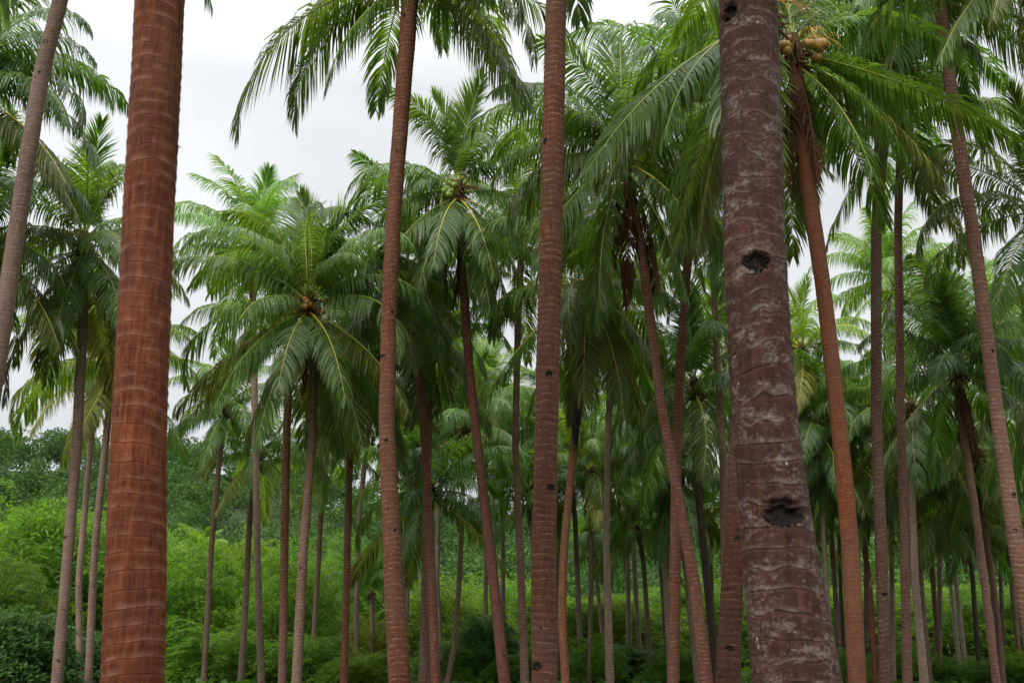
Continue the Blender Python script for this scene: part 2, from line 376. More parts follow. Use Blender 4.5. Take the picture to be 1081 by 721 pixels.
def nut_mesh(name, mat, seed):
    rs = random.Random(seed); V = []; F = []; nu, nv = 14, 9
    for i in range(nv + 1):
        t = math.pi * i / nv
        for j in range(nu):
            a = 2 * math.pi * j / nu; r = .105 * math.sin(t) * (1 + .06 * math.cos(3 * a)) * (1.04 - .10 * math.cos(t))
            V.append((r * math.cos(a), r * math.sin(a), .125 * math.cos(t)))
    for i in range(nv):
        for j in range(nu): F.append((i * nu + j, (i + 1) * nu + j, (i + 1) * nu + (j + 1) % nu, i * nu + (j + 1) % nu))
    return mesh(name, V, F, (mat,), smooth=True)
NUT = dict(o=nut_mesh('coconut', M_NUTO, 1), g=nut_mesh('coconut', M_NUTG, 2), b=nut_mesh('coconut', M_NUTB, 3))
def sheath_mesh(seed):
    """the woven brown fibre and old leaf bases round the growing point"""
    rs = np.random.RandomState(seed); V = []; F = []
    def add(v, f):
        o = len(V); V.extend(v); F.extend([tuple(i + o for i in q) for q in f])
    zz = np.linspace(-.75, .45, 12); add(*tube([(0, 0, z) for z in zz], [.13 + .10 * math.exp(-((z + .05) / .3) ** 2) for z in zz], 12))
    for i in range(26):
        a = i * 2.4; z = rs.uniform(-.5, .2); l = rs.uniform(.25, .6); up = rs.uniform(-.9, .5)
        p0 = np.array((math.cos(a) * .13, math.sin(a) * .13, z)); d = unit(np.array((math.cos(a), math.sin(a), up)))
        add(*tube([p0, p0 + d * l * .5, p0 + d * l + np.array((0, 0, -.12))], [.05, .03, .008], 5))
    for i in range(40):
        a = rs.uniform(0, 6.28); z = rs.uniform(-.3, .3); d = np.array((math.cos(a), math.sin(a), 0)) * rs.uniform(.15, .4)
        p0 = np.array((math.cos(a) * .17, math.sin(a) * .17, z)); add(*tube([p0, p0 + d * .6 + (0, 0, -.1), p0 + d + (0, 0, -rs.uniform(.3, .7))], [.012, .009, .004], 4))
    return mesh('leaf_sheath', V, F, (M_FIBRE,))
SHEATH = [sheath_mesh(i) for i in range(3)]
def stalk_mesh(seed):
    rs = np.random.RandomState(seed); V = []; F = []
    def add(v, f):
        o = len(V); V.extend(v); F.extend([tuple(i + o for i in q) for q in f])
    add(*tube([(0, 0, 0), (.3, 0, .16), (.55, 0, .12), (.72, 0, -.1)], [.03, .024, .02, .01], 6))
    for i in range(22):
        t = rs.uniform(.35, 1); p = np.array((.72 * t, 0, .15 - .2 * max(0, t - .6))); d = np.array((rs.uniform(.05, .3), rs.uniform(-.2, .2), rs.uniform(-.35, .1)))
        add(*tube([p, p + d * .6, p + d + (0, 0, -.08)], [.009, .007, .003], 4))
    return mesh('fruit_stalk', V, F, (M_STALK,))
STALK = [stalk_mesh(i) for i in range(2)]

GROUP = 'coconut palms of the grove'
FULL = 'A2B3C5D4E5F4'
def parse(spec, seed):
    """'A2B4...' -> fronds spread by the golden angle; a list is used as it stands"""
    if isinstance(spec, list): return spec
    rs = random.Random(seed); out = []; a = rs.uniform(0, 360); i = 0
    while i < len(spec):
        k = spec[i]; j = i + 1
        while j < len(spec) and spec[j].isdigit(): j += 1
        for _ in range(int(spec[i + 1:j])):
            a += 137.5 + rs.uniform(-14, 14); out.append((k, a, rs.uniform(.9, 1.08)))
        i = j
    return out
def palm(label, bk, D, w0, w1, line, crown=FULL, tint=(1, 1, 1), sc=1.0, near=False, scars=(), nuts='', stalks=2, dead=(), hi=0, ky=None, seed=0,
         btint=(1, 1, 1), spacing=.10, amp=.05, name='coconut_palm', group=GROUP, rough=None):
    """line: photo positions of the trunk from low to high, the last one the crown; w0, w1: trunk width there"""
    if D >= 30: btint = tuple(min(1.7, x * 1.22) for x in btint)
    if D >= 36: tint = tuple(x * 1.2 for x in tint)  # far crowns: haze and extra light put into the leaf tint
    rs = random.Random(seed * 7 + 3); ky = rs.uniform(-.03, .03) if ky is None else ky
    P = [at(u, v, D, ky) for u, v in line]
    v0, v1 = line[0][1], line[-1][1]
    W = [w0 + (w1 - w0) * (v - v0) / (v1 - v0) for u, v in line] if not isinstance(w0, (list, tuple)) else list(w0)
    Rr = [wd / 2 / FPX * axis_depth(p) for wd, p in zip(W, P)]
    pts = [np.array((*p, r)) for p, r in zip(P, Rr)]
    zb = -.08
    if pts[0][2] > zb:
        d = pts[1] - pts[0]; sl = d[:3] / d[2] * .85; q = pts[0].copy(); dz = zb - pts[0][2]
        q[:3] = pts[0][:3] + sl * dz; q[2] = zb; pts.insert(0, q)
    else:
        while len(pts) > 2 and pts[1][2] < zb: pts.pop(0)
        f = (zb - pts[0][2]) / (pts[1][2] - pts[0][2]); pts[0] = pts[0] + (pts[1] - pts[0]) * f
    base = pts[0][:3].copy(); base[2] = 0
    rel = [np.concatenate((p[:3] - base, p[3:])) for p in pts]
    root = empty(name, base); tag(root, label, 'palm tree', group)
    segs, step = {0: (14, .035), 1: (26, .02), 2: (72, .011)}[hi]
    dents = []
    if hi == 2:
        ra = np.array(rel)
        for su, sv, rx, rz in scars:
            q = at(su, sv, D, ky) - base; cx, rr = np.interp(q[2], ra[:, 2], ra[:, 0]), np.interp(q[2], ra[:, 2], ra[:, 3])
            dents.append((math.asin(max(-.95, min(.95, (q[0] - cx) / rr))) - math.pi / 2, q[2], rx, rz))
    tm, (tz, tx, ty, tr) = trunk_mesh('trunk', rel, BARK[bk], seed, segs, step, spacing, amp, rough=rough if rough is not None else (.7 if hi else 0), lump=.05 if hi == 1 else .035, dents=dents)
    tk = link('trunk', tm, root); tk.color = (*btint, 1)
    for i, (su, sv, rx, rz) in enumerate(scars):     # dark notches where the photo shows them, on the side facing the path
        p = at(su, sv, D, ky) - base; zc = p[2]
        cx, cy, rr = np.interp(zc, tz, tx), np.interp(zc, tz, ty), np.interp(zc, tz, tr)
        q = max(-.95, min(.95, (p[0] - cx) / rr)); ang = math.asin(q)
        s = link('scar', scar_mesh(rx, rz, rr, seed * 5 + i, hi == 2), tk)
        s.location = (cx + rr * math.sin(ang), cy - rr * math.cos(ang), zc); s.rotation_euler = (0, 0, math.pi + ang)
    top = rel[-1][:3]
    sh = link('leaf_sheath', SHEATH[seed % 3], root, top); sh.scale = (sc * .85,) * 3; sh.rotation_euler = (0, 0, seed)
    fl = parse(crown, seed)
    for i, (k, az, s) in enumerate(fl):
        kk = k[0]; var = int(k[1]) if len(k) > 1 else rs.randrange(len(FR[kk]))
        f = FR[kk][var]
        zoff = {'A': .25, 'W': .3, 'B': .2, 'C': .12, 'D': .05, 'E': -.05, 'F': -.2, 'G': -.3, 'S': 0, 'T': -.1, 'K': -.1}.get(kk, 0) * sc
        o = link('frond', f.leaf if near else f.both, root, (top[0], top[1], top[2] + zoff))
        o.rotation_euler = (R(rs.uniform(-9, 9)), R(rs.uniform(-7, 7)), R(az)); o.scale = (s * sc,) * 3
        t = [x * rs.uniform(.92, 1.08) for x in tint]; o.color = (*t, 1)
        if near:
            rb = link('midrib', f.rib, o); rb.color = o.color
    if not dead and name == 'coconut_palm' and rs.random() < .6: dead = [(rs.uniform(180, 360), rs.uniform(.55, .8)) for _ in range(rs.randrange(1, 3))]
    for i, (az, s) in enumerate(dead):
        f = FR['Z'][rs.randrange(3)]
        o = link('dead_frond', f.both, root, (top[0], top[1], top[2] - .3 * sc)); o['label'] = 'dry brown dead frond hanging against the trunk'
        o.rotation_euler = (0, 0, R(az)); o.scale = (s * sc,) * 3
    for i in range(stalks):
        o = link('fruit_stalk', STALK[i % 2], root, (top[0], top[1], top[2] + .1)); o.rotation_euler = (0, 0, R(rs.uniform(0, 360))); o.scale = (sc,) * 3
    for bunch in nuts:                               # (kind, azimuth, count)
        kd, az, cnt = bunch
        for i in range(cnt):
            a = R(az + rs.uniform(-32, 32)); rr = rs.uniform(.34, .66); z = .05 - rs.uniform(0, .5)
            o = link('coconut', NUT[kd], root, (top[0] + rr * math.cos(a), top[1] + rr * math.sin(a), top[2] + z))
            o.rotation_euler = (rs.uniform(-.5, .5), rs.uniform(-.5, .5), rs.uniform(0, 6)); o.scale = (rs.uniform(.85, 1.1) * sc * {'b': .7, 'g': .8, 'o': .86}[kd],) * 3
    return root

# ------------------------------------------------------------------ the setting: ground, hill, forest
def hill_z(x, y):
    u = 540 + x / y * 1051 if y > 1 else 540
    H = np.interp(u, (-600, 150, 300, 480, 700, 1100, 1700), (36, 35, 30, 20, 18, 20, 22))
    t = np.clip((y - 78) / 140.0, 0, 1); t = t * t * (3 - 2 * t)
    return H * t + 1.2 * math.sin(x * .09 + 1) * math.sin(y * .07) * t
gx = [-1500, -700] + list(np.linspace(-320, 320, 65)) + [700, 1500]; gy = [-400, -100] + list(np.linspace(-20, 320, 69)) + [700, 1500]
V = []; F = []
for yy in gy:
    for xx in gx: V.append((xx, yy, .05 * math.sin(xx * .7) * math.sin(yy * .6) * (0 if yy < 2 else 1) - .02))
for j in range(len(gy) - 1):
    for i in range(len(gx) - 1): F.append((j * len(gx) + i, j * len(gx) + i + 1, (j + 1) * len(gx) + i + 1, (j + 1) * len(gx) + i))
g = link('ground', mesh('ground', V, F, (M_GROUND,), smooth=True)); tag(g, kind='structure')
V = []; F = []; hx = np.linspace(-330, 330, 67); hy = np.linspace(76, 330, 52)
for yy in hy:
    for xx in hx: V.append((xx, yy, hill_z(xx, yy) - .35 + (yy > 78) * .4))
for j in range(len(hy) - 1):
    for i in range(len(hx) - 1): F.append((j * 67 + i, j * 67 + i + 1, (j + 1) * 67 + i + 1, (j + 1) * 67 + i))
h = link('hill', mesh('hill', V, F, (M_HILL,), smooth=True)); tag(h, kind='structure')

def leaves(rs, centre, rad, n, ln, wd, droop=.3, flat=(1, 1, .8), shell=.5):
    """n small folded leaf blades filling an uneven puff"""
    d = unit(rs.normal(size=(n, 3))); q = rs.uniform(0, 1, n) ** (1 / 3.0); q = shell + (1 - shell) * q
    q = q * (1 + .22 * np.sin(d[:, 0] * 5 + rs.uniform(0, 6)) * np.sin(d[:, 2] * 6 + rs.uniform(0, 6)))
    p = centre + d * q[:, None] * rad * np.array(flat)
    ax = unit(d * .6 + rs.normal(size=(n, 3)) * .6 + np.array((0, 0, -droop)))
    nr = unit(np.cross(ax, rs.normal(size=(n, 3)) * .7 + np.array((0, 0, .9)))); l = ln * rs.uniform(.6, 1.3, n)[:, None]; w_ = wd * rs.uniform(.7, 1.2, n)[:, None]
    V = np.stack((p, p + ax * l * .45 + nr * w_ * .5, p + ax * l, p + ax * l * .45 - nr * w_ * .5), 1).reshape(-1, 3)
    F = np.arange(4 * n).reshape(-1, 4); return V, F
rs = np.random.RandomState(5); VV = []; FF = []; TT = []; o = 0
spots = []
while len(spots) < 850:
    y = rs.uniform(80, 225); x = rs.uniform(-.72, .72) * y
    spots.append((x, y))
for x, y in spots:
    z = hill_z(x, y); tall = rs.uniform(4, 9) * (1.35 if rs.rand() < .12 else 1); r = rs.uniform(1.8, 3.8)
    tone = rs.rand()
    for k in range(5):
        c = np.array((x + rs.normal(0, r * .5), y + rs.normal(0, r * .5), z + tall * rs.uniform(.4, 1) - r * .2))
        ls = .26 + .0016 * y
        v, f = leaves(rs, c, r * rs.uniform(.4, .8), 150, ls, ls * .6, .2, (1, 1, .8), .7)
        TT.append(np.full(len(v), tone)); VV.append(v); FF.append(f + o); o += len(v)
fo = link('forest', mesh('forest', np.vstack(VV), np.vstack(FF), (M_FOREST,), attrs={'tone': np.concatenate(TT)}))
tag(fo, 'dark green wooded hillside behind the palm grove', 'forest', kind='stuff')

# ------------------------------------------------------------------ undergrowth
def bush_proto(seed, npuff, nleaf, ln, wd, mat, pr=(.55, 1.0), droop=.35, sprays=90):
    """foliage of a thicket about 6 m wide and 6 m tall, plus its stems"""
    rs = np.random.RandomState(seed); VV = []; FF = []; o = 0; SV = []; SF = []
    for i in range(npuff):
        a = rs.uniform(0, 6.28); q = math.sqrt(rs.uniform(0, 1)); zt = 6 * (1 - .55 * q ** 2) * rs.uniform(.75, 1.02)
        z = zt * (rs.uniform(.15, 1) ** .6); r = 2.6 * q * (1.0 if z < zt * .7 else .85)
        c = np.array((math.cos(a) * r, math.sin(a) * r, z)); v, f = leaves(rs, c, rs.uniform(*pr), nleaf, ln, wd, droop, (1, 1, .72), .7)
        v[:, 2] = np.maximum(v[:, 2], .02)
        VV.append(v); FF.append(f + o); o += len(v)
        if i % 4 == 0:
            tv, tf = tube([(math.cos(a) * .4, math.sin(a) * .4, -.05), (c[0] * .5, c[1] * .5, z * .6), c], [.035, .028, .01], 5)
            b = len(SV); SV += tv; SF += [tuple(k + b for k in q2) for q2 in tf]
    for i in range(sprays):                          # arching feathery shoots that break the outline
        a = rs.uniform(0, 6.28); q = rs.uniform(.3, 1); z = 6 * (1 - .55 * q ** 2) * rs.uniform(.35, .95); r = 2.3 * q
        t = np.linspace(0, 1, 46); ln_ = rs.uniform(.9, 2.1); up = rs.uniform(.5, 1.3)
        o_ = np.array((math.cos(a), math.sin(a), 0)); sd_ = np.array((-math.sin(a), math.cos(a), 0))
        p = o_ * r + np.array((0, 0, z)) + t[:, None] * ln_ * o_ * .8 + np.array((0, 0, 1.0)) * (ln_ * (up * t - 1.1 * t ** 2))[:, None]
        p = np.repeat(p, 2, 0) + rs.normal(0, .03, (92, 3)); sg = np.tile((-1, 1), 46)[:, None]
        ax = unit(o_ * .6 + sd_ * sg + np.array((0, 0, -.35)) + rs.normal(0, .25, (92, 3))); nr = unit(np.cross(ax, rs.normal(0, .3, (92, 3)) + np.array((0, 0, 1.0))))
        l = ln * 1.3 * rs.uniform(.7, 1.2, (92, 1)); w_ = wd * rs.uniform(.7, 1.1, (92, 1))
        v = np.stack((p, p + ax * l * .45 + nr * w_ * .5, p + ax * l, p + ax * l * .45 - nr * w_ * .5), 1).reshape(-1, 3)
        VV.append(v); FF.append(np.arange(len(v)).reshape(-1, 4) + o); o += len(v)
    return mesh('foliage', np.vstack(VV), np.vstack(FF), (mat,)), mesh('stem', SV, SF, (M_WOOD,), smooth=True)
BP = [bush_proto(20 + i, 58, 470, .20, .055, M_BUSH, (.7, 1.35)) for i in range(4)]
LP = [bush_proto(40 + i, 60, 200, .24, .07, M_BUSH, (.6, 1.1), .25, 120) for i in range(3)]
DP = [bush_proto(60 + i, 75, 170, .34, .12, M_BROAD, (.6, 1.0), .35) for i in range(2)]
def shrub(label, protos, u, vtop, D, wpx, tint=(1, 1, 1), name='leafy_thicket', cat='thicket', group='thickets in the undergrowth', seed=0):
    p = at(u, vtop, D); hgt = max(.6, p[2]); wid = wpx / FPX * D
    root = empty(name, (p[0], D, 0)); tag(root, label, cat, group)
    fm, sm = protos[seed % len(protos)]
    for nm, me in (('foliage', fm), ('stem', sm)):
        o = link(nm, me, root); o.scale = (wid / 5.8, wid / 5.8, hgt / 6.1); o.rotation_euler = (0, 0, seed * 1.7); o.color = (*tint, 1)
    return root
YG = (1.35, 1.12, .9); DK = (.6, .68, .7); BR = (1.1, 1.12, 1)
S = [
 ('tall bright green bamboo thicket at the left edge behind the leaning grey palm', BP, 45, 500, 56, 200, BR),
 ('tall green thicket rising behind the big red trunk on the left', BP, 135, 522, 60, 170, (1, 1, 1)),
 ('dim olive thicket cut off by the left edge of the photo', BP, 2, 560, 40, 120, (.85, .78, .8)),
 ('bright thicket just right of the big red trunk, topped by a young palm', BP, 208, 556, 54, 130, BR),
 ('yellowish green bamboo thicket around the thin dark trunk right of the red trunk', BP, 258, 545, 58, 120, YG),
 ('green bamboo thicket behind the three trunks under the low round palm crown', BP, 322, 560, 52, 120, (1, 1, 1)),
 ('round dark green thicket on the left of the spotted mid-size trunk', BP, 372, 545, 66, 110, (.75, .85, .9)),
 ('low olive bush beside the spotted mid-size trunk', LP, 394, 640, 47, 64, (1.35, .85, .9)),
 ('low bright bush at the foot of the thin trunks right of the red trunk', LP, 232, 650, 47, 120, BR),
 ('low bright green bush filling the ground below the low round palm crown', LP, 330, 662, 45, 110, BR),
 ('low light green bush left of the foot of the spotted trunk', LP, 385, 682, 42, 90, YG),
 ('dark broad-leaved shrub in the bottom left corner', DP, 22, 628, 30, 120, (1, 1, 1)),
 ('dark broad-leaved shrub between the two thin trunks left of the red trunk', DP, 110, 660, 40, 90, (.8, .9, .9)),
 ('yellow green thicket behind the pair of crossing brown trunks in the middle', BP, 478, 604, 54, 150, YG),
 ('dark glossy shrub beside the slanting brown trunk in the middle', DP, 512, 640, 46, 70, (1, 1.1, 1)),
 ('bright green thicket directly left of the thick straight middle trunk', BP, 540, 600, 60, 150, BR),
 ('yellow green thicket in the gap right of the thick straight middle trunk', BP, 640, 612, 58, 170, YG),
 ('low dark shrub under the small star-shaped palm', DP, 655, 676, 50, 100, (1.3, 1.2, 1)),
 ('bright thicket between the small star-shaped palm and the crossing trunks', BP, 695, 608, 64, 150, BR),
 ('green thicket seen between the crossing trunks and the notched dark trunk', BP, 752, 596, 62, 140, BR),
 ('green thicket right of the lichen-covered trunk', BP, 868, 604, 66, 150, (1.1, 1.08, .9)),
 ('green thicket between the orange trunk and the dark straight trunk', BP, 935, 602, 68, 150, (1.1, 1.08, .9)),
 ('grass green thicket under the palms at the lower right', BP, 1005, 606, 62, 170, (1, 1, .9)),
 ('green thicket at the lower right edge behind the thin slanting trunks', BP, 1078, 612, 60, 150, (1.1, 1.08, .9)),
 ('low weedy bush at the foot of the dark straight trunk on the right', LP, 950, 672, 47, 80, (1.22, 1.22, 1.22)),
 ('low weedy bush at the foot of the thin trunks in the right corner', LP, 1025, 690, 45, 80, (1.08, 1.15, 1.22)),
 ('low bright bush behind the foot of the thick straight middle trunk', LP, 572, 668, 47, 60, (1.08, 1.15, 1.08)),
 ('low leafy green bush at the foot of the crossing pair right of the spotted trunk', LP, 470, 668, 45, 70, (1.01, 1.08, 1.08)),
 ('low leafy green bush between the slanting brown trunk and the thick middle trunk', LP, 545, 682, 44, 60, (0.88, 1.01, 1.08)),
 ('low bush below the very thin trunk left of the star-shaped palm', LP, 628, 664, 44, 60, (1.15, 1.22, 1.08)),
 ('low bush in front of the feet of the crossing trunks', LP, 712, 676, 44, 70, (1.01, 1.08, 1.08)),
 ('low bush between the orange-red trunk and the lichen-covered trunk', LP, 880, 680, 44, 70, (1.15, 1.22, 1.08)),
 ('low yellow green bush under the slanting trunks in the right corner', LP, 1085, 676, 44, 70, (1.49, 1.35, 1.08)),
]
for i, (lb, pr, u, vt, D, wp, tn) in enumerate(S):
    nm, ct = ('leafy_thicket', 'thicket') if pr is BP else (('low_bush', 'bush') if pr is LP else ('broad_leaved_shrub', 'shrub'))
    shrub(lb, pr, u, vt, D, wp, tn, nm, ct, {'thicket': 'thickets in the undergrowth', 'bush': 'low bushes', 'shrub': 'dark broad-leaved shrubs'}[ct], i)

rs = np.random.RandomState(77); VV = []; FF = []; o = 0
for i in range(5200):                                # weeds and seedlings covering the ground
    y = 8 + 66 * rs.uniform(0, 1) ** .8; x = rs.uniform(-.62, .62) * y
    if y < 14 and rs.rand() < .5: continue
    n = 9; a = rs.uniform(0, 6.28, n); up = rs.uniform(.35, 1.4, n)
    l = rs.uniform(.12, .42, n)[:, None] * (1.0 + .8 * (y > 30)); ax = unit(np.stack((np.cos(a), np.sin(a), up), 1)); sd_ = np.stack((-np.sin(a), np.cos(a), 0 * a), 1)
    p = np.array((x, y, 0)) + rs.normal(0, .12, (n, 3)) * (1, 1, 0) ; wd = l * rs.uniform(.1, .32, n)[:, None]
    tip = p + ax * l + np.array((0, 0, -.25)) * l
    v = np.stack((p, p + ax * l * .55 + sd_ * wd, tip, p + ax * l * .55 - sd_ * wd), 1).reshape(-1, 3)
    VV.append(v); FF.append(np.arange(4 * n).reshape(-1, 4) + o); o += 4 * n
gc = link('ground_cover', mesh('ground_cover', np.vstack(VV), np.vstack(FF), (M_WEED,))); tag(gc, 'low green weeds covering the grove floor', 'ground cover', kind='stuff')

# humid air between the trees
hm = bpy.data.materials.new('humid_air'); hm.use_nodes = True; hn = hm.node_tree.nodes; hn.remove(hn['Principled BSDF'])
pv = hn.new('ShaderNodeVolumePrincipled'); pv.inputs['Color'].default_value = (.86, .9, .93, 1); pv.inputs['Density'].default_value = .00004
hm.node_tree.links.new(pv.outputs[0], hn['Material Output'].inputs['Volume'])
bx = [(x, y, z) for z in (-1.5, 70) for y in (-420, 1520) for x in (-1520, 1520)]
hz = link('haze', mesh('haze', bx, [(0, 2, 3, 1), (4, 5, 7, 6), (0, 1, 5, 4), (2, 6, 7, 3), (0, 4, 6, 2), (1, 3, 7, 5)], (hm,))); tag(hz, 'thin humid haze in the grove', 'haze', kind='stuff')

# ------------------------------------------------------------------ the palms
G1 = (1, 1, 1); G2 = (.85, .95, 1.05); G3 = (1.15, 1.05, .85); G4 = (.75, .85, .95); G5 = (1.25, 1.25, 1.15)
MID = 'A2B2C4D4E4F5G3'; SM = 'A2B2C3D4E4F3'; HANG = 'A2B3C3D3E5F6G5'
P = []
def p(*a, **k): palm(*a, seed=len(P) + 1, **k); P.append(a[0])
# --- nearest
p('thick red-brown palm trunk on the left, nearest to the camera, with smooth clear ring scars', 'red', 5.5, [65, 62, 55, 52, 50, 46], 0,
  [(140, 721), (143, 600), (148, 440), (156, 240), (169, 0), (200, -560)], near=True, hi=2, spacing=.086, amp=.03, ky=0, rough=.25, stalks=1)
p('thickest trunk right of centre, dark maroon bark blotched with pale lichen and black notches', 'lichen', 5.4, [96, 83, 72, 66, 64, 60, 54], 0,
  [(842, 721), (830, 640), (816, 530), (804, 400), (796, 250), (790, 0), (772, -580)], near=True, hi=2, spacing=.112, amp=.034, ky=0, rough=1.5,
  scars=[(791, 287, .072, .056), (817, 546, .10, .066), (766, 24, .05, .06)], stalks=1)
p('thick straight brown trunk in the middle of the photo with small dark notches', 'rust', 13, [28, 26, 25, 24, 22, 20], 0,
  [(575, 721), (574, 600), (577, 440), (582, 240), (587, 0), (591, -250)], near=True, hi=1, spacing=.092, amp=.05, ky=0, btint=(.74, .66, .6),
  scars=[(579, 397, .05, .04), (581, 515, .05, .05), (566, 702, .06, .07), (575, 152, .03, .05), (574, 50, .04, .05), (582, 655, .03, .03)])
p('dark reddish trunk half hidden behind the lichen-covered trunk, its crown over it', 'rust', 15.8, [27, 21, 20, 19, 18], 0,
  [(768, 721), (776, 560), (780, 470), (794, 250), (806, 15)], near=True, hi=1, spacing=.10, amp=.05, btint=(.55, .5, .5), ky=0, sc=1.05,
  crown=[('T1', 208, 1.02), ('F2', 196, 1), ('F0', 235, 1), ('F0', 205, 1), ('F', 175, .95), ('C', 100, 1), ('B', 140, 1), ('A', 60, 1), ('E', 90, 1), ('F', 120, 1), ('G', 160, 1), ('G', 215, 1)],
  scars=[(776, 568, .05, .03), (768, 683, .055, .04), (778, 500, .02, .02)])
p('mid-size brown trunk left of centre with black spots, its drooping fronds across the top', 'rust', 17.5, [24, 20, 17, 16, 16, 17, 18], 0,
  [(422, 721), (414, 580), (408, 450), (410, 340), (416, 220), (427, 80), (435, -28)], near=True, hi=1, spacing=.092, amp=.05, btint=(.84, .72, .62), ky=0, sc=1.08,
  crown=[('K0', 178, 1.0), ('K1', 166, .8), ('F0', 200, .75), ('H2', 350, .8), ('H3', 335, .72), ('H0', 12, .85), ('E', 312, .8), ('F', 352, .85), ('F', 15, .8), ('D', 60, 1), ('D', 110, 1), ('D', 145, .9), ('C', 20, 1), ('C', 80, 1), ('C', 200, 1),
         ('C', 150, 1), ('C', 260, 1), ('C', 310, 1), ('B', 30, 1), ('B', 120, 1), ('B', 220, 1), ('B', 330, 1), ('A', 0, 1), ('A', 190, 1), ('E', 40, .9)],
  scars=[(421, 163, .05, .025), (404, 377, .05, .035), (415, 331, .03, .03), (409, 466, .04, .03), (427, 20, .03, .04), (418, 560, .03, .03)])
p('orange-red trunk right of the lichen-covered trunk, with orange coconuts in its crown', 'orange', 18.5, [19, 18.5, 17, 16, 17, 16], 0,
  [(905, 721), (898, 580), (888, 470), (870, 310), (852, 190), (838, 55)], near=True, hi=1, spacing=.07, amp=.04, btint=(.85, .74, .68), ky=0, sc=1.05, tint=(1.12, 1.1, 1.05),
  crown=[('S0', 2, 1.0), ('G2', 318, .85), ('F0', 340, .9), ('F', 352, .9), ('E', 20, .9), ('F', 40, 1), ('F', 80, 1), ('E', 180, 1), ('F', 200, 1), ('E', 130, 1),
         ('D', 60, 1), ('D', 160, 1), ('D', 10, 1), ('C', 30, 1), ('C', 120, 1), ('B', 60, 1), ('B', 170, 1), ('A', 90, 1), ('G', 60, .8), ('G', 140, .9)],
  nuts=[('o', 215, 8), ('o', 310, 9)], dead=[(300, .85), (240, .8), (20, .7), (200, .9)], stalks=2)
p('greyish brown palm trunk leaning in from the left edge, crossing the top left corner', 'grey', 16, [18, 17, 16, 15, 14], 0,
  [(0, 360), (18, 240), (43, 80), (64, 0), (104, -225)], hi=1, spacing=.08, amp=.04, btint=(.72, .6, .58), ky=0, near=True,
  scars=[(51, 48, .05, .04), (45, 80, .03, .025)])
# --- middle distance, the crowns that read clearly
p('palm with a low round crown left of centre, yellow midribs and small orange nuts', 'brown', 27, [11, 10, 9, 9, 9], 0,
  [(313, 721), (320, 580), (329, 470), (331, 400), (326, 322)], near=True, hi=1, btint=(1.42, 1.37, 1.31), tint=(1.02, 1.04, 1.0), sc=1.06, spacing=.092,
  crown=[('A', 95, 1.2), ('A', 20, 1.2), ('A', 200, 1.05), ('B', 180, 1), ('B', 0, 1), ('B', 100, 1), ('C', 215, 1), ('C', 160, 1.05), ('C', 30, 1), ('C', 330, 1), ('B', 70, 1), ('C', 145, 1), ('C', 280, .85),
         ('D', 190, 1.1), ('D', 350, 1), ('D', 15, 1.05), ('D', 130, 1), ('D', 305, .7), ('E', 205, 1.05), ('E', 335, 1), ('E', 240, .9),
         ('F2', 262, .9), ('F2', 300, .95), ('F', 225, 1), ('F', 200, 1), ('F', 345, 1), ('F', 10, 1), ('F', 100, 1), ('G', 190, 1), ('G', 230, 1), ('G', 320, 1), ('G', 350, 1), ('G', 60, 1)],
  nuts=[('b', 250, 5), ('b', 300, 5)], scars=[(318, 600, .03, .03), (316, 655, .03, .03)])
p('upright palm with green nuts between the spotted trunk and the thick middle trunk', 'rust', 28, [13, 11, 9.5, 9, 9, 9], 0,
  [(533, 721), (518, 585), (503, 460), (494, 373), (488, 290), (484, 203)], near=True, hi=1, btint=(0.91, 0.80, 0.82), sc=1.0, spacing=.07,
  crown=[('W0', 60, 1.1), ('A', 95, 1.1), ('A', 200, 1), ('A', 320, 1.1), ('B', 20, 1), ('B', 150, 1), ('B', 210, 1), ('B', 340, 1), ('C', 0, 1), ('C', 100, 1), ('C', 290, .7),
         ('D', 165, 1), ('D', 200, 1), ('D', 340, 1), ('E', 190, 1), ('E', 350, 1), ('E', 110, 1), ('F2', 252, .95), ('F2', 292, .9), ('F', 215, 1), ('F', 180, 1), ('F', 330, 1), ('F', 0, 1), ('F', 60, 1),
         ('G2', 235, 1), ('G', 200, 1), ('G', 170, 1), ('G', 310, 1), ('G', 345, 1)],
  nuts=[('g', 215, 5), ('g', 245, 3)], dead=[(345, 1), (190, .9), (10, .8)], stalks=3)
p('leaning palm right of the thick middle trunk, brown dead fronds round its top', 'rust', 22, [14, 13, 11, 10, 10, 10], 0,
  [(746, 721), (733, 613), (712, 505), (697, 420), (677, 260), (658, 165)], near=True, hi=1, btint=(0.97, 0.89, 0.89), sc=1.0, spacing=.092,
  crown=[('W0', 80, 1.3), ('A', 100, 1.15), ('A', 10, 1), ('B', 160, 1), ('B', 200, 1), ('B', 40, 1), ('B', 320, 1), ('C', 175, 1.1), ('C', 150, 1), ('C', 0, 1), ('C', 60, 1), ('C', 270, .8), ('D', 185, 1), ('D', 210, 1),
         ('D', 340, 1), ('D', 120, 1), ('E', 195, 1), ('E', 165, 1), ('E', 20, 1), ('E', 350, 1), ('E0', 265, .6), ('F2', 310, .9), ('F', 220, 1), ('F', 180, 1), ('F', 340, 1), ('F', 100, 1), ('G', 200, 1), ('G', 330, 1)],
  dead=[(300, 1.1), (250, 1.05), (340, 1), (180, .8), (20, 1)], stalks=3)
p('reddish palm trunk that crosses the leaning trunk right of centre', 'rust', 25, [12, 12, 11, 9.5, 9, 9], 0,
  [(711, 721), (713, 580), (714, 480), (718, 390), (725, 290), (741, 105)], near=True, hi=1, btint=(0.91, 0.80, 0.78), tint=G2, crown=HANG, dead=[(200, 1)])
